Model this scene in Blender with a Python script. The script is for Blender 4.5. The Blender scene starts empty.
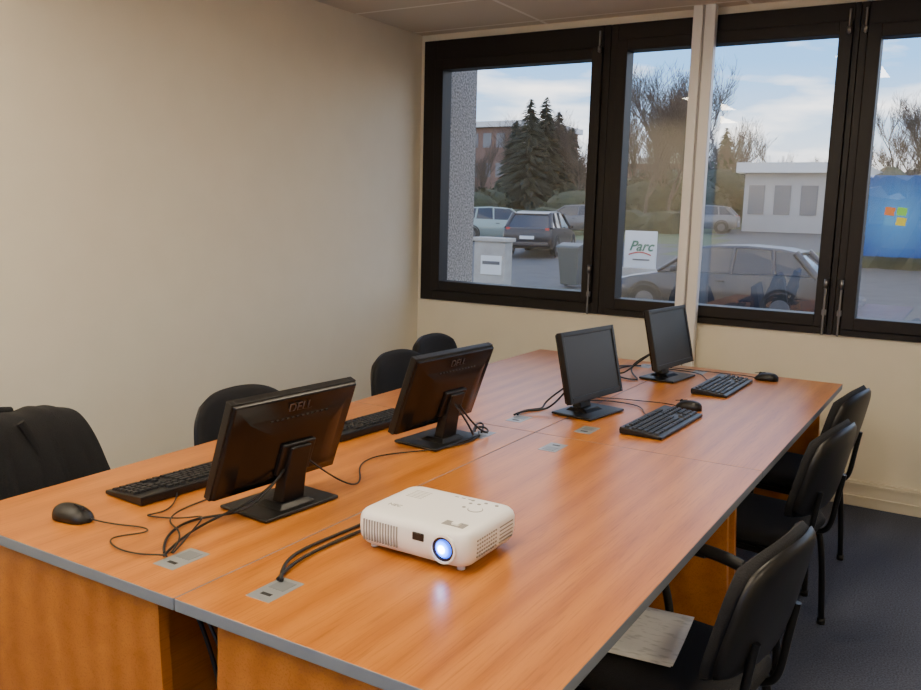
import bpy, bmesh, math, random
from mathutils import Vector, Matrix, noise
random.seed(7)
scene=bpy.context.scene
COL=scene.collection
T=0.74
# ------------------------------------------------------------ materials
def new_mat(name):
    m=bpy.data.materials.new(name); m.use_nodes=True
    return m, m.node_tree, m.node_tree.nodes['Principled BSDF']
def mat(name,c,rough=.5,metal=0,spec=None,coat=0,em=None,es=0):
    m,nt,b=new_mat(name)
    b.inputs['Base Color'].default_value=(*c,1)
    b.inputs['Roughness'].default_value=rough
    b.inputs['Metallic'].default_value=metal
    if spec is not None: b.inputs['Specular IOR Level'].default_value=spec
    b.inputs['Coat Weight'].default_value=coat
    if em:
        b.inputs['Emission Color'].default_value=(*em,1); b.inputs['Emission Strength'].default_value=es
    return m
def noisy(name,c1,c2,scale=50,rough=.8,bump=.0,detail=4,stretch=(1,1,1),coord='Object',lo=.3,hi=.7):
    m,nt,b=new_mat(name); N=nt.nodes; L=nt.links
    tc=N.new('ShaderNodeTexCoord'); mp=N.new('ShaderNodeMapping'); mp.inputs['Scale'].default_value=stretch
    n=N.new('ShaderNodeTexNoise'); n.inputs['Scale'].default_value=scale; n.inputs['Detail'].default_value=detail
    r=N.new('ShaderNodeValToRGB'); r.color_ramp.elements[0].color=(*c1,1); r.color_ramp.elements[1].color=(*c2,1)
    r.color_ramp.elements[0].position=lo; r.color_ramp.elements[1].position=hi
    L.new(tc.outputs[coord],mp.inputs[0]); L.new(mp.outputs[0],n.inputs['Vector']); L.new(n.outputs['Fac'],r.inputs[0]); L.new(r.outputs[0],b.inputs['Base Color'])
    b.inputs['Roughness'].default_value=rough
    if bump:
        bp=N.new('ShaderNodeBump'); bp.inputs['Strength'].default_value=bump; bp.inputs['Distance'].default_value=.01
        L.new(n.outputs['Fac'],bp.inputs['Height']); L.new(bp.outputs[0],b.inputs['Normal'])
    return m
def wood_mat():
    m,nt,b=new_mat('laminate_wood'); N=nt.nodes; L=nt.links
    tc=N.new('ShaderNodeTexCoord'); mp=N.new('ShaderNodeMapping'); mp.inputs['Scale'].default_value=(8,.7,8)
    n=N.new('ShaderNodeTexNoise'); n.inputs['Scale'].default_value=1.4; n.inputs['Detail'].default_value=3.5; n.inputs['Distortion'].default_value=1.2
    w=N.new('ShaderNodeTexWave'); w.wave_type='BANDS'; w.bands_direction='X'; w.inputs['Scale'].default_value=.42; w.inputs['Distortion'].default_value=12; w.inputs['Detail'].default_value=1.5; w.inputs['Detail Scale'].default_value=.5
    r=N.new('ShaderNodeValToRGB'); e=r.color_ramp.elements
    e[0].color=(.37,.115,.012,1); e[1].color=(.53,.190,.026,1); e[0].position=.25; e[1].position=.78
    mp2=N.new('ShaderNodeMapping'); mp2.inputs['Scale'].default_value=(240,9,240)
    n2=N.new('ShaderNodeTexNoise'); n2.inputs['Scale'].default_value=1; n2.inputs['Detail'].default_value=2
    r2=N.new('ShaderNodeValToRGB'); r2.color_ramp.elements[0].position=.25; r2.color_ramp.elements[1].position=.5; r2.color_ramp.elements[0].color=(.74,.70,.66,1); r2.color_ramp.elements[1].color=(1,1,1,1)
    mx=N.new('ShaderNodeMix'); mx.data_type='FLOAT'; mx.inputs[0].default_value=.28
    mc=N.new('ShaderNodeMix'); mc.data_type='RGBA'; mc.blend_type='MULTIPLY'; mc.inputs[0].default_value=1
    L.new(tc.outputs['Object'],mp.inputs[0]); L.new(mp.outputs[0],n.inputs['Vector']); L.new(mp.outputs[0],w.inputs['Vector'])
    L.new(n.outputs['Fac'],mx.inputs[2]); L.new(w.outputs['Fac'],mx.inputs[3]); L.new(mx.outputs[0],r.inputs[0])
    L.new(tc.outputs['Object'],mp2.inputs[0]); L.new(mp2.outputs[0],n2.inputs['Vector']); L.new(n2.outputs['Fac'],r2.inputs[0])
    L.new(r.outputs[0],mc.inputs[6]); L.new(r2.outputs[0],mc.inputs[7]); L.new(mc.outputs[2],b.inputs['Base Color'])
    b.inputs['Roughness'].default_value=.32; b.inputs['Specular IOR Level'].default_value=.45
    return m
def ceiling_mat():
    m,nt,b=new_mat('ceiling_tiles'); N=nt.nodes; L=nt.links
    tc=N.new('ShaderNodeTexCoord'); br=N.new('ShaderNodeTexBrick'); br.offset=0; br.squash=1
    br.inputs['Scale'].default_value=1; br.inputs['Brick Width'].default_value=1.2; br.inputs['Row Height'].default_value=.6; br.inputs['Mortar Size'].default_value=.012; br.inputs['Mortar Smooth'].default_value=0.1
    br.inputs['Color1'].default_value=(.66,.61,.52,1); br.inputs['Color2'].default_value=(.64,.59,.50,1); br.inputs['Mortar'].default_value=(.88,.85,.78,1)
    L.new(tc.outputs['Object'],br.inputs['Vector']); L.new(br.outputs['Color'],b.inputs['Base Color']); b.inputs['Roughness'].default_value=.9
    return m
def glass_mat():
    m=bpy.data.materials.new('window_glass'); m.use_nodes=True; nt=m.node_tree; N=nt.nodes; L=nt.links; N.clear()
    o=N.new('ShaderNodeOutputMaterial'); mx=N.new('ShaderNodeMixShader'); mx.inputs[0].default_value=.12
    t=N.new('ShaderNodeBsdfTransparent'); t.inputs[0].default_value=(.92,.95,.97,1); g=N.new('ShaderNodeBsdfGlossy'); g.inputs['Roughness'].default_value=.0
    L.new(t.outputs[0],mx.inputs[1]); L.new(g.outputs[0],mx.inputs[2]); L.new(mx.outputs[0],o.inputs[0]); return m
M={}
M['wood']=wood_mat()
M['edge']=mat('desk_edge_grey',(.18,.205,.24),.45)
M['wall']=noisy('wall_paint',(.75,.70,.57),(.775,.725,.595),6,.75)
M['trim']=mat('trim_cream',(.70,.65,.53),.5)
M['ceil']=ceiling_mat()
M['carpet']=noisy('carpet_blue_grey',(.032,.040,.066),(.11,.128,.185),160,.95,bump=.5,detail=6)
M['alu']=mat('window_frame_dark_bronze',(.009,.0065,.0055),.5,spec=.35)
M['glass']=glass_mat()
M['post']=mat('post_white_metal',(.76,.76,.76),.35,.1)
M['postd']=mat('post_grey_metal',(.30,.30,.30),.35,.5)
M['steel']=mat('steel_handle',(.25,.25,.25),.3,.9)
M['blk']=mat('black_plastic',(.007,.0065,.0065),.40,spec=.4)
M['blkm']=mat('black_plastic_matte',(.009,.009,.009),.6)
M['gloss']=mat('monitor_back_gloss',(.007,.006,.006),.24,spec=.35)
M['key']=mat('keyboard_keys',(.011,.011,.013),.5)
M['screen']=mat('screen_off',(.018,.019,.022),.40,spec=.4)
M['cable']=mat('cable_black',(.008,.008,.008),.5)
M['fabric']=noisy('black_fabric',(.004,.004,.005),(.008,.008,.010),300,.9,bump=.3)
M['cloth']=noisy('jacket_cloth',(.003,.003,.0035),(.007,.007,.008),260,.95,bump=.4)
M['frame']=mat('chair_frame_black',(.008,.008,.008),.35,.2)
M['pw']=mat('projector_white',(.84,.83,.81),.35)
M['pg']=mat('projector_vent_grey',(.25,.24,.22),.6)
M['pd']=mat('projector_dark',(.01,.01,.012),.2)
M['silver']=mat('grommet_silver',(.30,.32,.33),.4,.4)
M['silver2']=mat('grommet_flap',(.22,.24,.25),.4,.4)
M['logo']=mat('logo_grey',(.10,.10,.11),.3,.6)
M['paper']=noisy('printed_paper',(.55,.56,.57),(.74,.745,.75),7,.6,stretch=(3,9,1),lo=.36,hi=.46)
M['lamp']=mat('lamp_diffuser',(.9,.9,.9),.5,em=(1,.835,.60),es=29)
M['lampf']=mat('lamp_frame',(.8,.8,.8),.4)
# ------------------------------------------------------------ helpers
def link(o,parent=None):
    COL.objects.link(o)
    if parent is not None: o.parent=parent
    return o
def empty(name,loc=(0,0,0),rz=0,parent=None,rot=None):
    e=bpy.data.objects.new(name,None); e.empty_display_size=.1; e.location=loc
    e.rotation_euler=rot if rot else (0,0,rz)
    return link(e,parent)
def mesh_obj(name,bm,m,parent=None,loc=(0,0,0),rot=(0,0,0),smooth=False,bev=0,seg=3):
    me=bpy.data.meshes.new(name); 
    bmesh.ops.recalc_face_normals(bm,faces=bm.faces); bm.to_mesh(me); bm.free()
    ms=m if isinstance(m,(list,tuple)) else [m]
    for q in ms: me.materials.append(q)
    if smooth:
        for p in me.polygons: p.use_smooth=True
    o=bpy.data.objects.new(name,me); o.location=loc; o.rotation_euler=rot
    link(o,parent)
    if bev:
        md=o.modifiers.new('bevel','BEVEL'); md.width=bev; md.segments=seg; md.limit_method='ANGLE'
        for p in me.polygons: p.use_smooth=True
        wn=o.modifiers.new('wn','WEIGHTED_NORMAL'); wn.keep_sharp=True
    return o
def add_box(bm,x0,x1,y0,y1,z0,z1,mi=0):
    v=[bm.verts.new(p) for p in ((x0,y0,z0),(x1,y0,z0),(x1,y1,z0),(x0,y1,z0),(x0,y0,z1),(x1,y0,z1),(x1,y1,z1),(x0,y1,z1))]
    fs=[(0,3,2,1),(4,5,6,7),(0,1,5,4),(1,2,6,5),(2,3,7,6),(3,0,4,7)]
    out=[]
    for f in fs:
        q=bm.faces.new([v[i] for i in f]); q.material_index=mi; out.append(q)
    return out
def box(name,s,loc,m,parent=None,bev=0,rot=(0,0,0),seg=3):
    bm=bmesh.new(); add_box(bm,-s[0]/2,s[0]/2,-s[1]/2,s[1]/2,-s[2]/2,s[2]/2)
    return mesh_obj(name,bm,m,parent,loc,rot,bev=bev,seg=seg)
def cyl(name,r,d,loc,m,parent=None,axis='Z',r2=None,seg=32,bev=0):
    bm=bmesh.new(); bmesh.ops.create_cone(bm,cap_ends=True,segments=seg,radius1=r,radius2=r if r2 is None else r2,depth=d)
    rot={'Z':(0,0,0),'X':(0,math.pi/2,0),'Y':(math.pi/2,0,0)}[axis]
    o=mesh_obj(name,bm,m,parent,loc,rot)
    for p in o.data.polygons:
        if len(p.vertices)==4: p.use_smooth=True
    return o
def tube(name,pts,r,m,parent=None,kind='NURBS',res=3,cyc=False):
    cu=bpy.data.curves.new(name,'CURVE'); cu.dimensions='3D'; cu.bevel_depth=r; cu.bevel_resolution=res; cu.resolution_u=8; cu.use_fill_caps=True
    s=cu.splines.new(kind); s.points.add(len(pts)-1)
    for i,p in enumerate(pts): s.points[i].co=(*p,1)
    if kind=='NURBS': s.order_u=min(4,len(pts)); s.use_endpoint_u=not cyc
    s.use_cyclic_u=cyc
    cu.materials.append(m)
    return link(bpy.data.objects.new(name,cu),parent)
def prism(bm,pts,axis,a0,a1,mi=0):
    def P(p,a):
        return {'X':(a,p[0],p[1]),'Y':(p[0],a,p[1]),'Z':(p[0],p[1],a)}[axis]
    A=[bm.verts.new(P(p,a0)) for p in pts]; B=[bm.verts.new(P(p,a1)) for p in pts]
    n=len(pts); bm.faces.new(A).material_index=mi; bm.faces.new(B[::-1]).material_index=mi
    for i in range(n):
        bm.faces.new((A[i],A[(i+1)%n],B[(i+1)%n],B[i])).material_index=mi
def loft(bm,rings,cap=True,mi=0):
    R=[[bm.verts.new(p) for p in r] for r in rings]; n=len(R[0])
    for a,b in zip(R,R[1:]):
        for i in range(n): bm.faces.new((a[i],a[(i+1)%n],b[(i+1)%n],b[i])).material_index=mi
    if cap: bm.faces.new(R[0]).material_index=mi; bm.faces.new(R[-1][::-1]).material_index=mi
# ------------------------------------------------------------ room
XL,XR,YF,YN,ZC=-3.30,2.30,4.90,-1.00,2.62
def room_box(name,x0,x1,y0,y1,z0,z1,m):
    bm=bmesh.new(); add_box(bm,x0,x1,y0,y1,z0,z1); return mesh_obj(name,bm,m)
room_box('floor',XL-.15,XR+.15,YN-.15,YF+.15,-.12,0,M['carpet'])
c=room_box('ceiling',XL-.15,XR+.15,YN-.15,YF+.15,ZC,ZC+.12,M['ceil'])
room_box('wall_left',XL-.15,XL,YN-.15,YF+.15,0,ZC,M['wall'])
room_box('wall_right',XR,XR+.15,YN-.15,YF+.15,0,ZC,M['wall'])
room_box('wall_near',XL,XR,YN-.15,YN,0,ZC,M['wall'])
WX0,WX1,WZ0,WZ1=-3.268,2.02,.90,2.578
bm=bmesh.new()
add_box(bm,XL,XR,YF,YF+.15,0,WZ0); add_box(bm,XL,XR,YF,YF+.15,WZ1,ZC)
add_box(bm,XL,WX0,YF,YF+.15,WZ0,WZ1); add_box(bm,WX1,XR,YF,YF+.15,WZ0,WZ1)
mesh_obj('wall_far',bm,M['wall'])
def trunk(name,x0,x1,y0,y1):
    bm=bmesh.new(); add_box(bm,x0,x1,y0,y1,0,.14); return mesh_obj(name,bm,M['trim'],bev=.004)
trunk('baseboard_far',XL,XR,YF-.022,YF)
bm=bmesh.new(); add_box(bm,XL,XR,YF-.03,YF-.022,.05,.06); add_box(bm,XL,XR,YF-.028,YF-.022,.115,.128); mesh_obj('trim_1',bm,M['trim'])
trunk('baseboard_left',XL,XL+.015,YN,YF-.03)
trunk('baseboard_right',XR-.015,XR,YN,YF-.03)
# windows
def window(i,x0,x1,g0,g1,gz0,gz1):
    p=empty('window_%d'%i,((x0+x1)/2,YF,WZ0)); ox,oy,oz=p.location
    def part(n,a0,a1,b0,b1,c0,c1,m=M['alu'],bev=.003):
        bm=bmesh.new(); add_box(bm,a0-ox,a1-ox,b0-oy,b1-oy,c0-oz,c1-oz); return mesh_obj(n,bm,m,p,bev=bev,seg=2)
    e=.0008; x0+=e;x1-=e
    y0,y1=YF-.02,YF+.07
    s=.065
    # fixed frame
    part('frame_left',x0,g0-s,y0,y1,WZ0+.001,WZ1-.001); part('frame_right',g1+s,x1,y0,y1,WZ0+.001,WZ1-.001)
    part('frame_bottom',g0-s,g1+s,y0,y1,WZ0+.001,gz0-s); part('frame_top',g0-s,g1+s,y0,y1,gz1+s,WZ1-.001)
    # sash
    y0-=.018
    part('sash_left',g0-s+.002,g0,y0,y1,gz0-s+.002,gz1+s-.002); part('sash_right',g1,g1+s-.002,y0,y1,gz0-s+.002,gz1+s-.002)
    part('sash_bottom',g0,g1,y0,y1,gz0-s+.002,gz0); part('sash_top',g0,g1,y0,y1,gz1,gz1+s-.002)
    bm=bmesh.new(); v=[bm.verts.new(q) for q in ((g0-ox,.02,gz0-oz),(g1-ox,.02,gz0-oz),(g1-ox,.02,gz1-oz),(g0-ox,.02,gz1-oz))]; bm.faces.new(v)
    mesh_obj('glass',bm,M['glass'],p)
    return p
def bolt(p,x,low=True,hi=True):
    ox,oy,oz=p.location; y=YF-.055
    if low:
        tube('bolt_rod_low',[(x-ox,y-oy,.90-oz),(x-ox,y-oy,1.19-oz)],.006,M['steel'],p,'POLY')
        box('bolt_guide',(.022,.02,.03),(x-ox,y+.008-oy,1.02-oz),M['steel'],p,.003)
        cyl('bolt_knob',.011,.05,(x-ox,y-oy,1.17-oz),M['steel'],p)
    if hi:
        tube('bolt_rod_high',[(x-ox,y-oy,2.42-oz),(x-ox,y-oy,2.54-oz)],.006,M['steel'],p,'POLY')
        cyl('bolt_knob_high',.011,.03,(x-ox,y-oy,2.44-oz),M['steel'],p)
w1=window(1,-3.268,-1.975,-3.11,-2.084,1.03,2.39)
w2=window(2,-1.975,-.655,-1.867,-.749,1.005,2.425)
w3=window(3,-.655,.67,-.552,.56,1.0,2.40)
w4=window(4,.67,2.018,.77,1.90,1.0,2.40)
bolt(w1,-2.03); bolt(w2,-.70); bolt(w3,-.625)
# post by the window
p=empty('partition_post',(-1.42,4.82,0))
bm=bmesh.new(); add_box(bm,-.06,-.008,-.025,.03,0,ZC-.001); mesh_obj('profile_a',bm,M['post'],p,bev=.004)
bm=bmesh.new(); add_box(bm,.004,.06,-.02,.03,0,ZC-.001); mesh_obj('profile_b',bm,M['post'],p,bev=.004)
bm=bmesh.new(); add_box(bm,-.008,.004,-.008,.02,0,ZC-.001); mesh_obj('groove',bm,M['postd'],p)
# ceiling lamps
for (x,y) in ((-2.5,1.0),(-1.15,1.0),(.9,1.0),(-2.8,-.3),(-1.35,-.3),(.9,-.3),(-.90,2.75)):
    p=empty('ceiling_light',(x,y,ZC))
    box('diffuser',(.24,1.12,.012),(0,0,-.012),M['lamp'],p)
    bm=bmesh.new()
    for q in ((-.14,-.12,-.58,.58),(.12,.14,-.58,.58),(-.12,.12,-.58,-.56),(-.12,.12,.56,.58)): add_box(bm,*q,-.02,-.001)
    mesh_obj('surround',bm,M['lampf'],p)
# projection screen (whiteboard on the near wall with projected desktop)
def proj_mat():
    m,nt,b=new_mat('projected_image'); N=nt.nodes; L=nt.links
    tc=N.new('ShaderNodeTexCoord'); g=N.new('ShaderNodeVectorMath'); g.operation='LENGTH'
    r=N.new('ShaderNodeValToRGB'); r.color_ramp.elements[0].color=(.08,.42,1,1); r.color_ramp.elements[1].color=(.008,.06,.42,1); r.color_ramp.elements[1].position=.55
    L.new(tc.outputs['Object'],g.inputs[0]); L.new(g.outputs['Value'],r.inputs[0]); L.new(r.outputs[0],b.inputs['Emission Color'])
    b.inputs['Emission Strength'].default_value=6.5; b.inputs['Base Color'].default_value=(.25,.25,.25,1); b.inputs['Roughness'].default_value=.12; b.inputs['Coat Weight'].default_value=1
    b.inputs['Coat Roughness'].default_value=.12
    return m
p=empty('projection_screen',(-.90,YN,1.55))
box('board_frame',(1.30,.02,1.0),(0,0.011,0),M['post'],p,.004)
bm=bmesh.new(); add_box(bm,-.6,.6,.021,.026,-.45,.45); mesh_obj('projected_picture',bm,proj_mat(),p)
for i,(dx,dz,cc) in enumerate(((.07,.055,(1,.25,.05)),(-.05,.055,(.35,.9,.1)),(.07,-.055,(.15,.5,1)),(-.05,-.055,(1,.8,.05)))):
    box('logo_pane_%d'%i,(.10,.004,.09),(-dx,.029,dz),mat('logo_colour_%d'%i,cc,.3,em=cc,es=5),p,rot=(0,.12,0))
# ------------------------------------------------------------ desks
def desk(x0,x1,y0,y1,inner):
    cx,cy=(x0+x1)/2,(y0+y1)/2
    p=empty('desk',(cx,cy,0)); hx=(x1-x0)/2-.0012; hy=(y1-y0)/2-.0012
    bm=bmesh.new(); fs=add_box(bm,-hx,hx,-hy,hy,T-.027,T,1)
    fs[0].material_index=0; fs[1].material_index=0
    mesh_obj('top',bm,[M['wood'],M['edge']],p,bev=.0025,seg=2)
    for s in (-1,1):
        yy=s*(hy-.045)
        # flared end panel outline: (x,z)
        L_=[];R_=[]
        for k in range(9):
            t=k/8; z=(T-.0275)*(1-t); fl=.055*(t**1.6)
            L_.append((-hx+.085-fl,z)); R_.append((hx-.085+fl,z))
        bm=bmesh.new(); prism(bm,L_+R_[::-1],'Y',yy-.0125,yy+.0125)
        mesh_obj('end_panel',bm,M['wood'],p)
    box('modesty_panel',(.018,2*hy-.12,.34),(inner*(hx-.14),0,T-.0275-.18),M['wood'],p)
    for s in (-1,1):
        g=empty('cable_grommet',(inner*(hx-.135) ,s*(hy-.14),T),0,p)
        box('plate',(.062,.105,.002),(0,0,-.0002),M['silver'],g,.0006)
        box('flap',(.040,.040,.001),(0,-.02*s,.0009),M['silver2'],g)
        box('slot',(.026,.010,.001),(0,.026*s,.0006),M['blkm'],g)
    return p
TX0,TXM,TX1,TY0,TYM,TY1=-2.095,-1.29,-.515,1.079,2.665,4.35
desk(TX0,TXM,TY0,TYM,1); desk(TXM,TX1,TY0,TYM,-1); desk(TX0,TXM,TYM,TY1,1); desk(TXM,TX1,TYM,TY1,-1)
# ------------------------------------------------------------ monitor
def text_mesh(name,body,size,m,parent,loc,rot):
    cu=bpy.data.curves.new(name,'FONT'); cu.body=body; cu.size=size; cu.extrude=.0008; cu.align_x='CENTER'; cu.align_y='CENTER'; cu.materials.append(m)
    o=bpy.data.objects.new(name,cu); o.location=loc; o.rotation_euler=rot; return link(o,parent)
def monitor(loc,rz,w=.43,h=.275,tilt=17,lift=.055):
    p=empty('computer_monitor',loc,rz)
    # base
    bm=bmesh.new(); add_box(bm,-.09,.085,-.125,.125,0.0018,.011); mesh_obj('base',bm,M['blk'],p,bev=.004)
    bm=bmesh.new(); loft(bm,[[(-.07,-.06,.010),(.03,-.06,.010),(.03,.06,.010),(-.07,.06,.010)],[(-.055,-.045,.022),(.01,-.045,.022),(.01,.045,.022),(-.055,.045,.022)]]); mesh_obj('base_riser',bm,M['blk'],p,bev=.003)
    bm=bmesh.new(); loft(bm,[[(-.05,-.038,.02),(-.012,-.038,.02),(-.012,.038,.02),(-.05,.038,.02)],[(-.065,-.034,.10),(-.03,-.034,.10),(-.03,.034,.10),(-.065,.034,.10)],[(-.085,-.034,.17),(-.045,-.034,.175),(-.045,.034,.175),(-.085,.034,.17)]])
    mesh_obj('neck',bm,M['blk'],p,bev=.004)
    hd=empty('head',(.04,0,lift),0,p,rot=(0,-math.radians(tilt),0))
    b=.017
    bm=bmesh.new()
    add_box(bm,-.022,0,-w/2,-w/2+b,0,h); add_box(bm,-.022,0,w/2-b,w/2,0,h); add_box(bm,-.022,0,-w/2+b,w/2-b,h-b,h); add_box(bm,-.022,0,-w/2+b,w/2-b,0,b+.006)
    mesh_obj('bezel',bm,M['blk'],hd,bev=.002,seg=2)
    bm=bmesh.new(); add_box(bm,-.020,-.004,-w/2+b,w/2-b,b+.006,h-b); mesh_obj('screen',bm,M['screen'],hd)
    def rr(x,hw,z0,z1): return [(x,-hw,z0),(x,hw,z0),(x,hw,z1),(x,-hw,z1)]
    bm=bmesh.new(); loft(bm,[rr(-.0205,w/2-.002,.002,h-.002),rr(-.032,w/2-.006,.006,h-.006),rr(-.044,w/2-.05,.035,h-.05),rr(-.062,w/2-.11,.05,h-.085)])
    mesh_obj('back_cover',bm,M['gloss'],hd,bev=.003)
    bm=bmesh.new()
    for k in range(12): add_box(bm,-.0480,-.043,-w*.22+k*w*.04-.004,-w*.22+k*w*.04+.004,h-.056,h-.0525)
    mesh_obj('vents',bm,M['blkm'],hd)
    bm=bmesh.new(); add_box(bm,-.072,-.058,-.055,.055,.06,.15); mesh_obj('stand_mount',bm,M['blk'],hd,bev=.004)
    text_mesh('back_logo','DELL',.036,M['logo'],hd,(-.0405,0,h-.032),(math.radians(90-0),0,math.radians(-90)))
    cyl('power_button',.004,.003,(.0005,w/2-.012,.010),M['logo'],hd,'X',seg=16)
    return p
rad=math.radians
m1=monitor((-1.500,1.605,T),rad(180-5),w=.415,h=.268,tilt=20,lift=.062)
m2=monitor((-1.510,2.375,T),rad(180-5),w=.42,h=.27,tilt=20,lift=.062)
m3=monitor((-1.255,3.06,T),rad(-9),w=.375,h=.268,tilt=13,lift=.066)
m4=monitor((-1.235,3.97,T),rad(-7),w=.40,h=.28,tilt=13,lift=.062)
# ------------------------------------------------------------ keyboard (long axis = local y, user side = +x)
def keyboard(loc,rz,cable=None):
    p=empty('computer_keyboard',loc,rz)
    W,D=.445,.155
    bm=bmesh.new(); prism(bm,[(-D/2,.002),(D/2,.002),(D/2,.012),(-D/2,.026),(-D/2-.002,.015)],'Y',-W/2,W/2)
    mesh_obj('case',bm,M['blk'],p,bev=.003)
    bm=bmesh.new(); pit=.019
    def row(i,segs):
        x=-D/2+.022+i*.0205+(0.004 if i>0 else 0); z=.026-(x+D/2)*(.014/D)
        y=-W/2+.012
        for wd in segs:
            if wd>0:
                hw=wd*pit-.003
                v0=[(x-.008,y,z-.001),(x+.008,y,z-.001),(x+.008,y+hw,z-.001),(x-.008,y+hw,z-.001)]
                v1=[(x-.0065,y+.0015,z+.0065),(x+.0065,y+.0015,z+.0055),(x+.0065,y+hw-.0015,z+.0055),(x-.0065,y+hw-.0015,z+.0065)]
                loft(bm,[v0,v1])
            y+=abs(wd)*pit
    tail=[-.3,1,1,1,-.3,1,1,1,1]
    row(0,[1,-.9]+[1]*4+[-.4]+[1]*4+[-.4]+[1]*4+[-.3,1,1,1,-.3,-4][:4])
    row(1,[1]*13+[1.9]+tail); row(2,[1.5]+[1]*12+[1.4]+tail); row(3,[1.8]+[1]*11+[2.1]+[-3.6,1,1,1,1])
    row(4,[1.3]+[1]*11+[2.6]+[-1.3,1,-1.3,1,1,1,1]); row(5,[1.5,1,1.3,5.6,1.3,1,1,2.2]+[-.3,1,1,1,-.3,2,1,1])
    mesh_obj('keys',bm,M['key'],p)
    return p
k1=keyboard((-1.825,1.61,T),rad(180-4)); k2=keyboard((-1.81,2.38,T),rad(180-3))
k3=keyboard((-.955,3.045,T),rad(-2)); k4=keyboard((-.955,3.89,T),rad(-1))
def mouse(loc,rz):
    p=empty('computer_mouse',loc,rz)
    bm=bmesh.new(); rings=[]
    n=14
    for i in range(n+1):
        t=-1+2*i/n; x=.056*t; w=.031*math.sqrt(max(0,1-abs(t)**3.2))+.001; hh=.036*math.sqrt(max(0,1-abs(t*.98+.08)**2.4))*(1-.12*t) if abs(t*.98+.08)<1 else .003
        hh=max(hh,.004); r=[]
        for k in range(13):
            a=math.pi*k/12; r.append((x,w*math.cos(a)*(1.0 if k not in(0,12) else .96),.002+hh*math.sin(a)**.75))
        rings.append(r)
    loft(bm,rings); mesh_obj('shell',bm,M['blk'],p,smooth=True)
    cyl('wheel',.008,.006,(.028,0,.030),M['blkm'],p,'Y',seg=20)
    box('button_seam',(.05,.0012,.003),(.030,0,.0335),M['blkm'],p,rot=(0,.18,0))
    return p
ms1=mouse((-1.825,1.235,T),rad(8)); ms3=mouse((-.955,3.36,T),rad(175)); ms4=mouse((-.835,4.21,T),rad(178))
def wcable(name,parent,pts,r=.0028,m=None):
    mw=Matrix.Translation(parent.location)@parent.rotation_euler.to_matrix().to_4x4(); inv=mw.inverted()
    return tube(name,[tuple(inv@Vector(q)) for q in pts],r,m or M['cable'],parent)
t=T+.0055
E=T+.0065
wcable('mouse_cable',ms1,[(-1.78,1.245,T+.01),(-1.72,1.25,t),(-1.63,1.30,t),(-1.59,1.27,t),(-1.66,1.20,t),(-1.58,1.165,t),(-1.50,1.175,t),(-1.45,1.20,t+.006),(-1.45,1.20,E)],.002)
wcable('keyboard_cable',k1,[(-1.765,1.50,T+.012),(-1.72,1.46,t),(-1.66,1.38,t),(-1.72,1.33,t),(-1.60,1.37,t),(-1.54,1.40,t+.02),(-1.52,1.34,t+.01),(-1.46,1.24,t+.004),(-1.455,1.22,E)],.002)
wcable('power_cable',m1,[(-1.45,1.60,T+.12),(-1.47,1.52,T+.05),(-1.52,1.44,T+.02),(-1.53,1.34,t),(-1.49,1.25,t),(-1.46,1.20,E)],.0032)
wcable('video_cable',m1,[(-1.45,1.58,T+.12),(-1.44,1.47,T+.04),(-1.54,1.45,t),(-1.60,1.38,t),(-1.54,1.26,t+.002),(-1.47,1.21,E)],.0032)
wcable('spare_cable',m1,[(-1.47,1.62,T+.09),(-1.55,1.52,T+.06),(-1.62,1.47,t+.02),(-1.66,1.40,t),(-1.60,1.32,t+.004),(-1.50,1.30,t+.012),(-1.46,1.22,E)],.0022)
wcable('link_cable',m1,[(-1.43,1.64,T+.12),(-1.39,1.75,T+.02),(-1.42,1.86,t),(-1.54,1.97,t),(-1.56,2.10,t),(-1.46,2.22,t),(-1.40,2.35,t),(-1.40,2.47,t),(-1.44,2.53,E)],.0024)
wcable('power_cable',m2,[(-1.44,2.38,T+.14),(-1.42,2.45,T+.05),(-1.38,2.50,t),(-1.42,2.56,t+.02),(-1.47,2.55,t+.01),(-1.455,2.53,E)],.0034)
wcable('video_cable',m2,[(-1.44,2.36,T+.14),(-1.38,2.38,T+.06),(-1.40,2.42,t),(-1.50,2.60,t+.02),(-1.46,2.62,t+.01),(-1.43,2.53,E)],.0034)
wcable('power_cable',m3,[(-1.31,3.05,T+.13),(-1.36,3.00,T+.04),(-1.38,2.93,t),(-1.45,2.90,t+.01),(-1.46,2.83,E)],.0038)
wcable('video_cable',m3,[(-1.31,3.09,T+.13),(-1.40,3.10,T+.06),(-1.46,3.06,t),(-1.40,2.98,t),(-1.48,2.93,t),(-1.45,2.84,E)],.0038)
wcable('power_cable',m4,[(-1.29,3.96,T+.13),(-1.38,3.92,T+.06),(-1.40,3.80,t),(-1.48,3.86,t+.03),(-1.50,4.0,t+.02),(-1.45,4.16,t),(-1.44,4.17,E)],.0038)
wcable('video_cable',m4,[(-1.29,3.99,T+.13),(-1.36,4.05,T+.09),(-1.46,4.02,t+.02),(-1.36,3.86,t),(-1.30,3.78,t),(-1.45,3.80,t),(-1.52,3.95,t+.01),(-1.46,4.17,E)],.0038)
wcable('keyboard_cable',k3,[(-1.03,3.10,T+.015),(-1.07,3.15,t),(-1.10,3.27,t),(-1.20,3.30,t),(-1.30,3.28,t),(-1.38,3.20,t)],.0022)
wcable('mouse_cable',ms3,[(-1.0,3.36,T+.008),(-1.06,3.40,t),(-1.15,3.36,t),(-1.28,3.36,t),(-1.40,3.26,t)],.002)
wcable('keyboard_cable',k4,[(-1.03,3.95,T+.015),(-1.07,4.0,t),(-1.10,4.15,t),(-1.20,4.18,t),(-1.34,4.17,t)],.0022)
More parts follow.
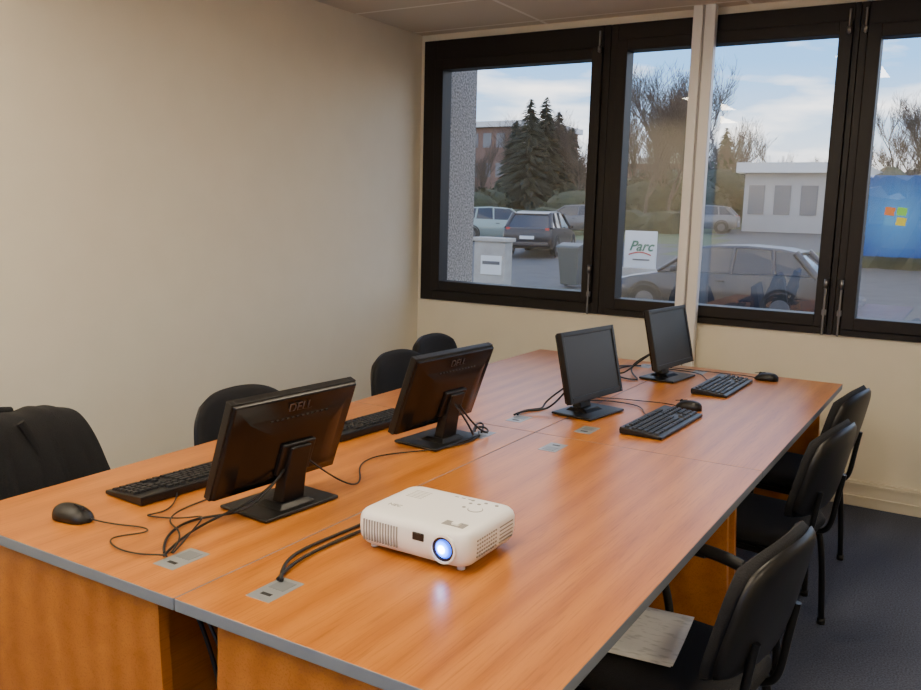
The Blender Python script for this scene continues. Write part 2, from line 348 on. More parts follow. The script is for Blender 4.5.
wcable('mouse_cable',ms4,[(-.89,4.21,T+.008),(-.95,4.25,t),(-1.05,4.22,t),(-1.2,4.24,t),(-1.36,4.20,t)],.002)
# ------------------------------------------------------------ projector (front faces -Y)
p=empty('video_projector',(-1.012,1.602,T))
W,D=.295,.235
bm=bmesh.new()
def pr(z,ins):
    o=[];hx=W/2-ins;hy=D/2-ins;r=.028
    for cx,cy,a0 in ((hx-r,hy-r,0),(-hx+r,hy-r,90),(-hx+r,-hy+r,180),(hx-r,-hy+r,270)):
        for k in range(7):
            a=rad(a0+k*15); o.append((cx+r*math.cos(a),cy+r*math.sin(a),z))
    return o
loft(bm,[pr(.012,.016),pr(.016,.009),pr(.030,.002),pr(.05,0),pr(.072,.0005),pr(.082,.003),pr(.0885,.008),pr(.0920,.016),pr(.0935,.04)])
body=mesh_obj('body',bm,M['pw'],p,smooth=True)
body.modifiers.new('es','EDGE_SPLIT').split_angle=rad(40)
fy=-D/2
lx=.090; lz=.052
# lens
def ring(name,r0,r1,y0,y1,loc,m,par):
    bm=bmesh.new(); n=40; R=[]
    for (r,y) in ((r1,y1),(r1,y0),(r0,y0),(r0,y1)):
        R.append([bm.verts.new((r*math.cos(2*math.pi*k/n),y,r*math.sin(2*math.pi*k/n))) for k in range(n)])
    for a in range(4):
        A,B=R[a],R[(a+1)%4]
        for k in range(n): bm.faces.new((A[k],A[(k+1)%n],B[(k+1)%n],B[k]))
    return mesh_obj(name,bm,m,par,loc)
ring('lens_ring',.027,.032,-.006,.004,(lx,fy,lz),M['pw'],p)
ring('lens_barrel',.0215,.027,-.003,.004,(lx,fy,lz),M['pd'],p)
bm=bmesh.new(); bmesh.ops.create_uvsphere(bm,u_segments=32,v_segments=16,radius=.0215)
for v in bm.verts: v.co.y*=.28
def lens_mat():
    m,nt,b=new_mat('projector_lens_lit'); N=nt.nodes; L=nt.links
    tc=N.new('ShaderNodeTexCoord'); mp=N.new('ShaderNodeMapping'); mp.inputs['Location'].default_value=(.004,0,.002); ln=N.new('ShaderNodeVectorMath'); ln.operation='LENGTH'
    r=N.new('ShaderNodeValToRGB'); e=r.color_ramp.elements; e[0].position=.006; e[0].color=(.60,.88,1,1); e[1].position=.020; e[1].color=(.0006,.004,.035,1)
    e2=r.color_ramp.elements.new(.0100); e2.color=(.003,.04,.30,1)
    L.new(tc.outputs['Object'],mp.inputs[0]); L.new(mp.outputs[0],ln.inputs[0]); L.new(ln.outputs['Value'],r.inputs[0]); L.new(r.outputs[0],b.inputs['Emission Color'])
    b.inputs['Emission Strength'].default_value=70; b.inputs['Base Color'].default_value=(.01,.02,.05,1); b.inputs['Roughness'].default_value=.05
    return m
mesh_obj('lens',bm,lens_mat(),p,(lx,fy+.002,lz),smooth=True)
# front vent slats
bm=bmesh.new()
for k in range(13): add_box(bm,-.124+k*.0075,-.1208+k*.0075,fy-.0008,fy+.003,.026,.074)
mesh_obj('front_vent',bm,M['pg'],p)
box('front_sensor',(.03,.004,.018),(.024,fy,.064),M['pd'],p,.002)
# side vents (+x side)
bm=bmesh.new()
for r_ in range(5):
    for k in range(9): add_box(bm,W/2-.003,W/2+.0008,-.075+k*.010,-.0695+k*.010,.030+r_*.009,.0333+r_*.009)
mesh_obj('side_vent',bm,M['pg'],p)
bm=bmesh.new()
for r_ in range(5): add_box(bm,W/2-.003,W/2+.0008,.025,.086,.030+r_*.009,.0325+r_*.009)
mesh_obj('side_louvre',bm,M['pg'],p)
# top details
zt=.0935
box('zoom_window',(.055,.026,.002),(.090,-.074,zt-.0008),M['pg'],p,.0008)
box('zoom_lever',(.018,.016,.005),(.094,-.074,zt+.002),M['pw'],p,.001)
cyl('control_pad',.016,.002,(.080,.030,zt+.0007),M['pw'],p)
cyl('control_pad_rim',.018,.001,(.080,.030,zt+.0001),M['pg'],p)
for k,(dx,dy) in enumerate(((-.03,.03),(-.01,.035),(.0,.05),(.028,.05),(-.035,.05),(-.03,.0))): cyl('button_%d'%k,.0045,.0016,(.080+dx,.030+dy,zt-.0002),M['pg'],p,seg=16)
for k in range(3): box('indicator_%d'%k,(.010,.003,.001),(.0+k*.018,.082,zt-.0002),M['pg'],p)
text_mesh('maker_label','NEC',.018,M['pg'],p,(-.085,-.05,zt-.0002),(0,0,0))
bm=bmesh.new()
for k in range(6): add_box(bm,-.105,-.06,.02+k*.009,.0215+k*.009,zt-.001,zt+.0003)
mesh_obj('speaker_slots',bm,M['pg'],p)
for k,(x,y) in enumerate(((-.115,-.085),(.115,-.085),(-.10,.085),(.10,.085))): cyl('foot_%d'%k,.009,.0135,(x,y,.0085),M['pd'] if y>0 else M['pw'],p,seg=20)
pj=p
wcable('video_cable',pj,[(-1.10,1.712,T+.05),(-1.13,1.76,T+.03),(-1.20,1.72,t),(-1.20,1.58,t),(-1.215,1.42,t),(-1.20,1.31,t+.004),(-1.175,1.25,E)],.0040)
wcable('power_cable',pj,[(-1.06,1.712,T+.04),(-1.10,1.79,T+.02),(-1.23,1.75,t),(-1.225,1.57,t),(-1.245,1.42,t),(-1.225,1.31,t+.004),(-1.165,1.25,E)],.0040)
# cables hanging below near grommets
p=empty('power_strip',(-1.29,1.32,0))
box('strip_body',(.055,.34,.04),(0,0,.0205),M['blkm'],p,.006)
for k in range(4): cyl('socket_%d'%k,.02,.004,(0,-.12+k*.08,.0415),M['blk'],p)
tube('hanging_cable_a',[(-.10,-.12,.68),(-.05,-.09,.55),(.03,-.12,.35),(-.02,-.06,.12),(0,-.12,.05)],.005,M['cable'],p)
tube('hanging_cable_b',[(.10,-.12,.68),(.04,-.08,.5),(-.04,-.11,.3),(.03,-.04,.1),(0,-.04,.05)],.005,M['cable'],p)
tube('hanging_cable_c',[(-.10,-.10,.68),(.0,-.13,.60),(.05,-.08,.42),(.0,-.02,.1),(0,.04,.05)],.004,M['cable'],p)
# ------------------------------------------------------------ chairs (user faces +x local)
def pad(bm,w,h,th,curve,place,n=18,kr=.16,bulge=.5):
    F={};B={}
    for i in range(n+1):
        for j in range(n+1):
            u=-1+2*i/n; v=-1+2*j/n
            y=w/2*u*(1-kr*v**4); z=h/2*v*(1-kr*u**4)
            e=max(abs(u),abs(v)); k=(max(0,1-e**5))**.5
            F[i,j]=bm.verts.new(place(y,z,th*.5*k+.001,u,v)); 
            B[i,j]=F[i,j] if e>=.9999 else bm.verts.new(place(y,z,-th*bulge*k,u,v))
    for i in range(n):
        for j in range(n):
            bm.faces.new((F[i,j],F[i+1,j],F[i+1,j+1],F[i,j+1]))
            q=[B[i,j],B[i,j+1],B[i+1,j+1],B[i+1,j]]
            if len(set(q))==4 and set(q)!=set((F[i,j],F[i+1,j],F[i+1,j+1],F[i,j+1])): bm.faces.new(q)
def chair(x,y,rz,back_tilt=13,arms=(),zc=.665):
    p=empty('conference_chair',(x,y,0),rz)
    tl=rad(back_tilt)
    def seatp(a,b,d,u,v): return (b,a,.435+d-.012*abs(v)**3*(1 if v>0 else 0)-.01*(1-u*u)*(1-v*v))
    bm=bmesh.new(); pad(bm,.47,.45,.06,0,seatp); mesh_obj('seat',bm,M['fabric'],p,smooth=True)
    bm=bmesh.new(); pad(bm,.44,.41,.03,0,lambda a,b,d,u,v:(b,a,.403+d)); mesh_obj('seat_shell',bm,M['blkm'],p,smooth=True)
    xc=-.245
    def backp(a,b,d,u,v):
        x=d+.035*u*u; return (xc+x-math.sin(tl)*b, a*(1-.06*v), zc+b*math.cos(tl)+.02*(1-u*u)*max(v,0))
    bm=bmesh.new(); pad(bm,.465,.31,.045,0,backp); mesh_obj('backrest',bm,M['fabric'],p,smooth=True)
    bm=bmesh.new(); pad(bm,.45,.295,.03,0,lambda a,b,d,u,v:tuple(Vector(backp(a,b,d-.024,u,v)))); mesh_obj('backrest_shell',bm,M['blk'],p,smooth=True)
    r=.0115
    for s in (-1,1):
        tube('front_leg_%d'%(s+2),[(.225,s*.245,.012),(.215,s*.236,.20),(.20,s*.225,.40),(.16,s*.218,.405),(.10,s*.215,.405)],r,M['frame'],p)
        tube('rear_leg_%d'%(s+2),[(-.205,s*.245,.012),(-.195,s*.236,.22),(-.18,s*.225,.40),(-.14,s*.218,.405),(-.10,s*.215,.405)],r,M['frame'],p)
        tube('side_rail_%d'%(s+2),[(.14,s*.215,.400),(-.14,s*.215,.400)],.010,M['frame'],p,'POLY')
        tube('back_upright_%d'%(s+2),[(-.10,s*.13,.385),(-.20,s*.13,.385),(-.245,s*.13,.41),(-.245,s*.13,.50),(-.265,s*.13,.62)],.010,M['frame'],p)
        for k,(fx) in enumerate((.225,-.205)): cyl('foot_cap',.015,.022,(fx,s*.245,.0115),M['blkm'],p,seg=16)
        if s in arms:
            tube('arm_support_%d'%(s+2),[(.10,s*.225,.395),(.10,s*.262,.40),(.12,s*.266,.48),(.16,s*.268,.57),(.13,s*.27,.615),(.02,s*.27,.615)],.012,M['frame'],p)
            tube('arm_pad_%d'%(s+2),[(.19,s*.27,.60),(.16,s*.27,.622),(.08,s*.27,.628),(-.02,s*.27,.625),(-.08,s*.27,.61)],.017,M['blkm'],p)
    tube('cross_rail_front',[(.12,-.22,.395),(.12,.22,.395)],.010,M['frame'],p,'POLY')
    tube('cross_rail_rear',[(-.14,-.22,.395),(-.14,.22,.395)],.010,M['frame'],p,'POLY')
    return p
chair(-.575,1.95,rad(180-8),arms=(-1,)); chair(-.630,3.12,rad(180-8)); chair(-.66,3.83,rad(180-8))
AX,AY=-2.18,1.41
cA=chair(AX,AY,rad(3),10); chair(-2.06,2.25,rad(-3),10); chair(-2.09,3.31,rad(0),10); chair(-2.26,3.89,rad(2),10)
# jacket draped over the first left chair's back
bm=bmesh.new()
prof=[(-.125,.48),(-.135,.52),(-.145,.58),(-.155,.64),(-.165,.70),(-.18,.755),(-.195,.81),(-.222,.850),(-.25,.862),(-.29,.862),(-.325,.848),(-.35,.81),(-.354,.76),(-.352,.70),(-.350,.62),(-.347,.52),(-.345,.40),(-.35,.28)]
ny=48; G=[]
for j in range(ny+1):
    u=-1+2*j/ny; row=[]
    for i,(x,z) in enumerate(prof):
        w=.325-.065*max(0,(z-.62))/.25+.012*noise.noise(Vector((z*9,3,u)))
        # vertical folds running down from the collar + crumples
        fold=.016*math.sin(u*13+z*4+2*noise.noise(Vector((u*2,z*3,1))))*min(1,max(0,(.88-z)*5))
        nn=noise.noise(Vector((u*3,z*7,x*5)))*.02+noise.noise(Vector((u*7,z*12,2)))*.010
        out=-1 if i>8 else 1
        top=.016*math.exp(-((u+.1)/.28)**2)+.010*noise.noise(Vector((u*5,0,7)))
        row.append(bm.verts.new((x+out*(abs(nn)+abs(fold))+.02*u*u,u*w,z-.02*abs(u)**6+nn*.4+(top if z>.8 else 0))))
    G.append(row)
for a,b in zip(G,G[1:]):
    for i in range(len(prof)-1): bm.faces.new((a[i],b[i],b[i+1],a[i+1]))
jk=mesh_obj('jacket',bm,M['cloth'],None,(AX,AY,0),(0,0,rad(3)),smooth=True)
sd=jk.modifiers.new('sol','SOLIDIFY'); sd.thickness=.008; sd.offset=1
jk.modifiers.new('ss','SUBSURF').levels=1
tube('collar',[(-.20,-.10,.862),(-.215,-.04,.876),(-.26,.0,.880),(-.30,.03,.876),(-.31,.10,.862)],.015,M['cloth'],jk)
for s in (-1,1):
    tube('sleeve',[(-.33,s*.20,.80),(-.36,s*.235,.74),(-.37,s*.25,.60),(-.375,s*.255,.46),(-.37,s*.25,.34)],.042,M['cloth'],jk)
    tube('lapel',[(-.19,s*.05,.855),(-.175,s*.08,.80),(-.165,s*.10,.72),(-.155,s*.08,.62),(-.15,s*.06,.50)],.012,M['cloth'],jk)
# paper on near chair
p=empty('printed_document',(-.632,1.985,.4655),rad(6))
bm=bmesh.new()
n=8
for k in range(2):
    dz=k*.003
    vs=[[bm.verts.new((-.090+.18*i/n+k*.004,-.138+.276*j/n+k*.003,dz+.0006+.004*abs(-1+2*j/n)**2)) for j in range(n+1)] for i in range(n+1)]
    for i in range(n):
        for j in range(n): bm.faces.new((vs[i][j],vs[i+1][j],vs[i+1][j+1],vs[i][j+1]))
o=mesh_obj('sheets',bm,M['paper'],p,smooth=True); o.modifiers.new('s','SOLIDIFY').thickness=.001
# ------------------------------------------------------------ exterior
def H(y):
    if y<18: return -.5
    if y<30: return -.5+.6*(y-18)/12
    if y<60: return .1+.9*(y-30)/30
    return 1.0
M['asph']=noisy('asphalt',(.044,.046,.050),(.074,.077,.080),2.5,.85,detail=8)
M['grass']=noisy('grass',(.042,.060,.017),(.09,.108,.034),1.5,.95,detail=8)
M['pebble']=noisy('pebble_concrete',(.10,.095,.09),(.42,.40,.38),70,.9,bump=.8,detail=6,lo=.35,hi=.65)
M['render']=noisy('building_render',(.34,.34,.34),(.40,.39,.38),.5,.8)
M['brown']=mat('building_brown',(.17,.10,.08),.8)
M['roof']=mat('roof_dark',(.10,.10,.11),.8)
M['bark']=mat('tree_bark',(.080,.060,.048),.9)
M['conif']=noisy('conifer_green',(.010,.019,.012),(.027,.040,.023),3,.9)
M['hedge']=noisy('hedge_green',(.014,.022,.010),(.04,.050,.021),2,.95,detail=8)
M['wglass']=mat('building_window',(.12,.13,.15),.3)
M['signw']=mat('sign_white',(.60,.61,.61),.5)
M['signg']=mat('sign_green',(.03,.14,.08),.5)
M['signr']=mat('sign_red',(.45,.05,.04),.5)
M['stone']=noisy('low_wall_stone',(.30,.285,.265),(.42,.40,.37),3,.85)
bm=bmesh.new(); ys=[5.3]+[6+i for i in range(0,124)]; xs=[-110+i*1.25 for i in range(0,137)]
V=[[bm.verts.new((x,y,H(y))) for x in xs] for y in ys]
for j in range(len(ys)-1):
    for i in range(len(xs)-1):
        f=bm.faces.new((V[j][i],V[j][i+1],V[j+1][i+1],V[j+1][i])); y=ys[j]; x=xs[i]
        f.material_index=1 if ((14<=y<20 and x<-6.2) or (y>=36 and x/y<-.28) or y>=52 or (30<=y<35 and x/y>-.34)) else 0
mesh_obj('outdoor_ground',bm,[M['asph'],M['grass']])
bm=bmesh.new(); add_box(bm,-3.62,-3.20,5.06,5.455,-.5,3.2); mesh_obj('facade_pillar',bm,M['pebble'])
# trees
def tree_curve(seed,height,spread=.5,depth=5):
    rnd=random.Random(seed); cu=bpy.data.curves.new('bare_tree','CURVE'); cu.dimensions='3D'; cu.bevel_depth=1; cu.bevel_resolution=0; cu.resolution_u=1
    def branch(pos,d,length,rad_,dep):
        s=cu.splines.new('POLY'); n=4 if dep>1 else 3; s.points.add(n); cur=Vector(pos); dd=Vector(d)
        pts=[]
        for k in range(n+1):
            s.points[k].co=(*cur,1); s.points[k].radius=rad_*(1-.5*k/n); pts.append(cur.copy())
            dd=(dd+Vector((rnd.uniform(-.16,.16),rnd.uniform(-.16,.16),rnd.uniform(-.02,.14)))).normalized(); cur=cur+dd*length/n
        if dep>0:
            nb=5 if dep>2 else 4
            for b in range(nb):
                k=rnd.randint(1,n) if dep<depth else rnd.randint(1,n)
                a=rnd.uniform(0,6.28); sp=rnd.uniform(.35,.9)*spread*1.6
                side=Vector((math.cos(a),math.sin(a),rnd.uniform(-.1,.5)))
                nd=(dd+side*sp).normalized()
                branch(pts[k],nd,length*rnd.uniform(.55,.74),max(.008,rad_*.45),dep-1)
    branch((0,0,-.1),(0,0,1),height*.36,height*.014,depth)
    cu.materials.append(M['bark']); return cu
TC=[tree_curve(3,10,.5,5),tree_curve(8,10,.38,5),tree_curve(15,10,.6,5)]
def bare(ratio,y,h,k):
    o=bpy.data.objects.new('bare_tree',TC[k%3]); o.location=(ratio*y,y,H(y)); s=h/10; o.scale=(s,s,s); o.rotation_euler=(0,0,ratio*57+y); link(o)
for a in ((-.60,62,9,0),(-.575,55,8,1),(-.548,70,11,2),(-.455,60,8.5,0),(-.44,52,7.5,2),(-.43,66,9,1),(-.40,60,9,2),(-.37,58,11,1),(-.352,50,10,0),(-.345,64,12,2),(-.335,54,11.5,1),(-.325,48,10,0),(-.318,60,13,2),(-.30,66,12,1),(-.290,52,10,2),(-.283,56,10,0),(-.262,62,10,1),(-.255,70,9,0),(-.24,80,8,2),(-.205,78,8.5,1),(-.18,90,7,0),(-.15,80,7,2),(-.105,70,8,0),(-.09,60,9,1),(-.07,66,10,2),(-.04,60,9,0),(.0,64,12,1),(.06,60,12,2)): bare(*a)
def conifer(ratio,y,h,seed):
    rnd=random.Random(seed); bm=bmesh.new(); 
    bmesh.ops.create_cone(bm,cap_ends=True,segments=8,radius1=.2,radius2=.04,depth=h*.95,matrix=Matrix.Translation((0,0,h*.475-.1)))
    nb=520
    for k in range(nb):
        f=(k/nb)**.8; z=h*(.06+.92*f); L_=(h*.29*(1-f)**.8+.18)*rnd.uniform(.7,1.12); a=rnd.uniform(0,6.283)
        d=Vector((math.cos(a),math.sin(a),0)); sd=Vector((-d.y,d.x,0)); segs=5; prev=None
        for q in range(segs+1):
            t_=q/segs; c_=d*(L_*t_)+Vector((0,0,z-.38*L_*t_*t_+.10*L_*t_)); wd=(.30*L_*(1-t_)**.6*min(1,.4+t_*2)+.05)*rnd.uniform(.7,1.2)
            lft=bm.verts.new(c_+sd*wd*.6+Vector((0,0,-wd*.35))); rgt=bm.verts.new(c_-sd*wd*.6+Vector((0,0,-wd*.35))); mid=bm.verts.new(c_)
            if prev: bm.faces.new((prev[0],lft,mid,prev[2])); bm.faces.new((prev[2],mid,rgt,prev[1]))
            prev=(lft,rgt,mid)
    mesh_obj('conifer_tree',bm,M['conif'],None,(ratio*y,y,H(y)))
conifer(-.508,56,8.6,1); conifer(-.486,58,8.9,2); conifer(-.527,61,7.6,3); conifer(-.468,60,8.0,4); conifer(-.450,62,7.0,5); conifer(-.262,80,8.5,7)
def shrub(ratio,y,r,h,seed):
    rnd=random.Random(seed); bm=bmesh.new()
    for k in range(700):
        a=rnd.uniform(0,6.283); e=math.asin(rnd.uniform(0,1)); rr=rnd.uniform(.75,1.05)
        c_=Vector((r*rr*math.cos(a)*math.cos(e),r*rr*math.sin(a)*math.cos(e),h*.12+h*.88*rr*math.sin(e)*(.85+.15*math.sin(a*3+seed))))
        s_=r*rnd.uniform(.07,.15); vs=[bm.verts.new(c_+Vector((rnd.uniform(-1,1),rnd.uniform(-1,1),rnd.uniform(-1,1)))*s_) for _ in range(3)]; bm.faces.new(vs)
    bmesh.ops.create_icosphere(bm,subdivisions=3,radius=.88,matrix=Matrix.Translation((0,0,h*.42))@Matrix.Diagonal((r,r,h*.48,1)))
    mesh_obj('shrub',bm,M['hedge'],None,(ratio*y,y,H(y)-.05))
for i,a in enumerate(((-.59,50,2.0,2.4),(-.565,52,1.8,2.6),(-.44,50,2.2,2.6),(-.42,52,2.0,2.2),(-.365,56,2.0,3.6),(-.345,55,2.6,3.4),(-.325,58,2.4,4.2),(-.30,56,2.5,3.8),(-.285,54,2.0,3.0),(-.265,60,2.6,4.4))): shrub(*a,i)
def hedge(name,x0,x1,y0,y1,h):
    bm=bmesh.new(); nx=max(8,int((x1-x0)/.3)); 
    prof=[(y0,0),(y0-.1,h*.3),(y0-.1,h*.6),(y0+.1,h),((y0+y1)/2,h*1.05),(y1-.1,h),(y1+.1,h*.6),(y1,0)]
    zb=min(H(y0),H(y1))-.05; rings=[]
    for i in range(nx+1):
        x=x0+(x1-x0)*i/nx; rings.append([(x+noise.noise(Vector((x,a,b)))*.3,a+noise.noise(Vector((x*2.3,a,b+5)))*.35,zb+b*(1+.25*noise.noise(Vector((x*.8,a,9)))+.15*noise.noise(Vector((x*3,a,9))))) for a,b in prof])
    loft(bm,rings); mesh_obj(name,bm,M['hedge'])
hedge('hedge',-40,-14,44,45.5,1.1); hedge('hedge',-38,-16,68,71,3.0); hedge('hedge',-16,-3,95,99,5); hedge('hedge',-24,-16,73.5,75.5,3.2); hedge('hedge',-5.8,8,48,50,3.0); hedge('hedge',-4.0,6,29,30.5,2.2)  # last two hedges added as dark backing behind the screen's window reflection
# distant background wood line
def treeline(x0,x1,y,h):
    bm=bmesh.new(); n=90; rings=[]
    for i in range(n+1):
        x=x0+(x1-x0)*i/n; hh=h*(.75+.5*noise.noise(Vector((x*.09,y,1)))+.25*noise.noise(Vector((x*.5,y,4)))); rings.append([(x,y-1,.9),(x,y-1.5,hh*.6),(x,y,hh),(x,y+1.5,hh*.6),(x,y+1,.9)])
    loft(bm,rings); mesh_obj('tree_line',bm,noisy('tree_line_haze',(.08,.07,.07),(.13,.11,.105),1.2,.95,detail=8))
treeline(-90,50,118,8)
def building(name,x0,x1,y0,y1,h,m,floors=1,band=True,nw=8):
    z=H(y0)-.1 if y0<60 else .95; p=empty(name,((x0+x1)/2,(y0+y1)/2,z)); hx=(x1-x0)/2; hy=(y1-y0)/2
    bm=bmesh.new(); add_box(bm,-hx,hx,-hy,hy,0,h); mesh_obj('walls',bm,m,p)
    bm=bmesh.new(); add_box(bm,-hx-.4,hx+.4,-hy-.5,hy+.4,h,h+.55); mesh_obj('roof_fascia',bm,M['signw'] if band else M['roof'],p)
    bm=bmesh.new(); fh=h/floors
    for f in range(floors):
        for k in range(nw):
            cx=-hx+(k+.5)*2*hx/nw; add_box(bm,cx-hx/nw*.62,cx+hx/nw*.62,-hy-.05,-hy+.02,f*fh+fh*.32,f*fh+fh*.80)
    mesh_obj('windows',bm,M['wglass'],p)
building('office_building',-11.9,-6.4,50,60,3.3,M['render'],1,True,4)
building('apartment_building',-47,-38,76,86,8.6,M['brown'],3,True,6)
building('apartment_building',-34,-26,84,94,5.5,M['brown'],2,True,6)
# pillar sign, sign board, bin
p=empty('entrance_pillar',(-9.05,16.3,-.5)); box('pillar',(.75,.35,1.35),(0,0,.675),M['stone'],p,.02); box('cap',(.85,.45,.08),(0,0,1.39),M['stone'],p,.01)
box('name_plate',(.50,.02,.40),(.06,-.186,.85),M['signw'],p); box('name_stripe',(.42,.005,.07),(.06,-.199,.90),M['roof'],p)
p=empty('sign_board',(-7.65,21.6,H(21.6))); box('base',(.95,.25,.45),(0,0,.22),M['stone'],p,.02); box('panel',(.85,.07,.95),(0,0,.92),M['signw'],p,.01)
lt=text_mesh('sign_lettering','Parc',.36,M['signg'],p,(.02,-.040,1.0),(rad(90),0,0)); lt.data.shear=.35; lt.data.offset=.008
bm=bmesh.new(); pts=[(-.30+.6*k/10,.80+.07*math.sin(math.pi*k/10)) for k in range(11)]; prism(bm,pts+[(x,z-.035) for x,z in pts[::-1]],'Y',-.046,-.036); mesh_obj('sign_swoosh',bm,M['signr'],p)
box('sign_small_text',(.45,.01,.035),(.04,-.041,.66),M['roof'],p)
M['bin']=mat('bin_grey',(.055,.07,.075),.5)
p=empty('wheelie_bin',(-8.95,20.3,H(20.3)))
bm=bmesh.new(); loft(bm,[[(-.22,-.25,.08),(.22,-.25,.08),(.22,.22,.08),(-.22,.22,.08)],[(-.29,-.36,1.0),(.29,-.36,1.0),(.29,.33,1.0),(-.29,.33,1.0)]]); mesh_obj('body',bm,M['bin'],p,bev=.02)
bm=bmesh.new(); prism(bm,[(-.39,1.0),(.36,1.0),(.36,1.10),(0,1.13),(-.36,1.06)],'X',-.31,.31); mesh_obj('lid',bm,M['bin'],p,bev=.015)
for s in (-1,1): cyl('wheel',.1,.05,(s*.27,.25,.1),M['blkm'],p,'X')
tube('handle',[(-.25,.38,1.03),(.25,.38,1.03)],.02,M['bin'],p,'POLY')
# cars: length along local x, front = -x
def car(loc,rz,colr,L=4.0,Wd=1.7,Ht=1.45):
    p=empty('car',loc,rz); paint=mat('car_paint',colr,.3,.3,coat=.3); g=mat('car_glass',(.03,.035,.045),.08)
    tyre=mat('tyre',(.012,.012,.012),.8); rim=mat('rim',(.10,.10,.11),.4,.6)
    k=L/4.0
    st=[(-2.0,.78,.42,.62),(-1.93,.82,.28,.70),(-1.6,.85,.22,.80),(-1.05,.85,.22,.90),(-.6,.85,.22,.93),(.4,.85,.22,.95),(1.3,.85,.22,.97),(1.75,.85,.24,.97),(1.95,.82,.32,.92),(2.0,.78,.45,.80)]
    rings=[]
    for x,w,z0,z1 in st:
        x*=k; w*=Wd/1.7; rings.append([(x,-w*.93,z0),(x,w*.93,z0),(x,w,z0+.12),(x,w*1.0,(z0+z1)/2+.06),(x,w*.95,z1-.03),(x,w*.86,z1),(x,-w*.86,z1),(x,-w*.95,z1-.03),(x,-w*1.0,(z0+z1)/2+.06),(x,-w,z0+.12)])
    bm=bmesh.new(); loft(bm,rings); o=mesh_obj('body',bm,paint,p,smooth=True); o.modifiers.new('e','EDGE_SPLIT').split_angle=rad(35)
    wb=.76*Wd/1.7
    bm=bmesh.new(); lo=[(-1.08,.90),(.35,.93),(1.85,.94)]; hi=[(-.36,Ht-.07),(.35,Ht-.03),(1.40,Ht-.09)]
    A=[]
    for (x0,z0),(x1,z1) in zip(lo,hi): A.append([(x0*k,-wb,z0),(x0*k,wb,z0),(x1*k,wb*.80,z1),(x1*k,-wb*.80,z1)])
    loft(bm,A); mesh_obj('glasshouse',bm,g,p)
    bm=bmesh.new(); R=[]
    for x,w,z in ((-.42,.80,Ht-.075),(-.1,.82,Ht-.03),(.5,.83,Ht-.005),(1.15,.82,Ht-.04),(1.46,.79,Ht-.10)):
        R.append([(x*k,-wb*w,z-.03),(x*k,wb*w,z-.03),(x*k,wb*w*.92,z+.02),(x*k,-wb*w*.92,z+.02)])
    loft(bm,R); mesh_obj('roof',bm,paint,p,smooth=False,bev=.01)
    for s in (-1,1):
        for (xa,za,xb,zb,th) in ((-1.08,.90,-.40,Ht-.07,.035),(.32,.90,.34,Ht-.04,.035),(1.10,.92,1.02,Ht-.06,.04),(1.84,.92,1.42,Ht-.09,.07)):
            tube('pillar',[(xa*k,s*(wb+.005),za),(xb*k,s*(wb*.81+.01),zb)],th,paint,p,'POLY',2)
        for x in (-1.28,1.25):
            cyl('tyre',.31,.20,(x*k,s*(Wd/2-.09),.31),tyre,p,'Y'); cyl('rim',.19,.215,(x*k,s*(Wd/2-.09),.31),rim,p,'Y')
            ring('wheel_arch',.31,.37,-.03,.03,(x*k,s*(Wd/2-.02),.33),M['blkm'],p)
        box('mirror',(.12,.16,.11),(-.72*k,s*(Wd/2+.05),.98),paint,p,.03)
        box('tail_lamp',(.08,.14,.26),(1.93*k,s*.66*Wd/1.7,.82),mat('tail_red',(.45,.02,.02),.2),p,.02)
        box('head_lamp',(.16,.28,.14),(-1.88*k,s*.60*Wd/1.7,.66),mat('head_lamp_glass',(.7,.72,.75),.1),p,.03)
        box('door_handle',(.16,.02,.03),(.15*k,s*(Wd/2+.002),.78),M['blk'],p)
    box('number_plate',(.02,.5,.11),(2.0*k,0,.62),M['signw'],p); box('rear_bumper',(.12,1.5,.16),(1.96*k,0,.40),paint,p,.04)
    return p
car((-4.45,17.5,H(17.5)),rad(0),(.024,.028,.040),4.1)
car((-13.7,28.2,H(28.2)),rad(-78),(.018,.018,.024),4.1,1.75,1.5)
car((-18.0,33,H(33)),rad(-150),(.24,.30,.28),4.0)
car((-13.5,47,H(47)),rad(8),(.12,.12,.13),4.2); car((-18,41,H(41)),rad(5),(.10,.10,.11),4.2)
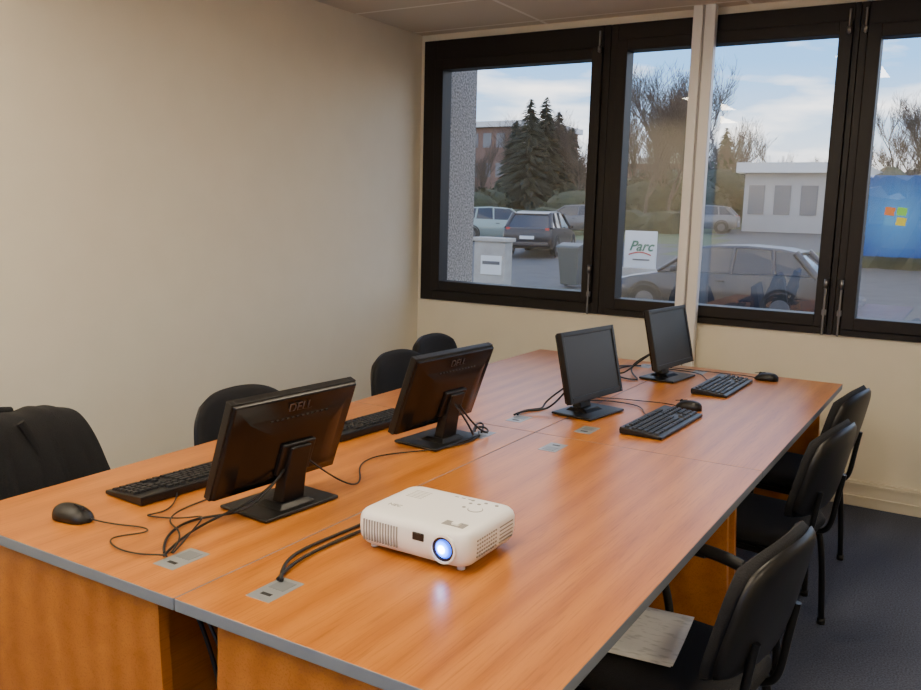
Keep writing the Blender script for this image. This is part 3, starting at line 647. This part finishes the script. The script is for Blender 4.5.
# ------------------------------------------------------------ world
w=bpy.data.worlds.new('sky'); scene.world=w; w.use_nodes=True; nt=w.node_tree; N=nt.nodes; L=nt.links
bg=N['Background']; tc=N.new('ShaderNodeTexCoord'); sp=N.new('ShaderNodeSeparateXYZ'); r=N.new('ShaderNodeValToRGB'); e=r.color_ramp.elements
e[0].position=.0; e[0].color=(1.0,.76,.62,1); e[1].position=.5; e[1].color=(.10,.30,.75,1); q=e.new(.16); q.color=(.25,.56,1.0,1); q=e.new(.08); q.color=(.64,.78,.95,1)
mp=N.new('ShaderNodeMapping'); mp.inputs['Scale'].default_value=(1,1,4.5); mp.inputs['Location'].default_value=(.3,.1,0); n=N.new('ShaderNodeTexNoise'); n.inputs['Scale'].default_value=5.2; n.inputs['Detail'].default_value=7
cr=N.new('ShaderNodeValToRGB'); cr.color_ramp.elements[0].position=.45; cr.color_ramp.elements[1].position=.62
mx=N.new('ShaderNodeMix'); mx.data_type='RGBA'; mx.inputs[7].default_value=(1.5,1.42,1.36,1)
L.new(tc.outputs['Generated'],sp.inputs[0]); L.new(sp.outputs['Z'],r.inputs[0]); L.new(tc.outputs['Generated'],mp.inputs[0]); L.new(mp.outputs[0],n.inputs['Vector']); L.new(n.outputs['Fac'],cr.inputs[0])
L.new(cr.outputs[0],mx.inputs[0]); L.new(r.outputs[0],mx.inputs[6]); L.new(mx.outputs[2],bg.inputs['Color']); bg.inputs['Strength'].default_value=2.5
# ------------------------------------------------------------ camera
cd=bpy.data.cameras.new('camera'); cam=bpy.data.objects.new('camera',cd); link(cam)
Rt=Vector((.8545,.519,.0254)).normalized(); Fw=Vector((-.5094,.8464,-.1549)).normalized(); Up=Rt.cross(Fw).normalized(); Rt=Fw.cross(Up).normalized()
mtx=Matrix(((Rt.x,Up.x,-Fw.x,0),(Rt.y,Up.y,-Fw.y,0),(Rt.z,Up.z,-Fw.z,1.505),(0,0,0,1)))
cam.matrix_world=mtx; cd.sensor_width=36; cd.lens=864.5/921*36; cd.clip_start=.02; cd.clip_end=500
scene.camera=cam
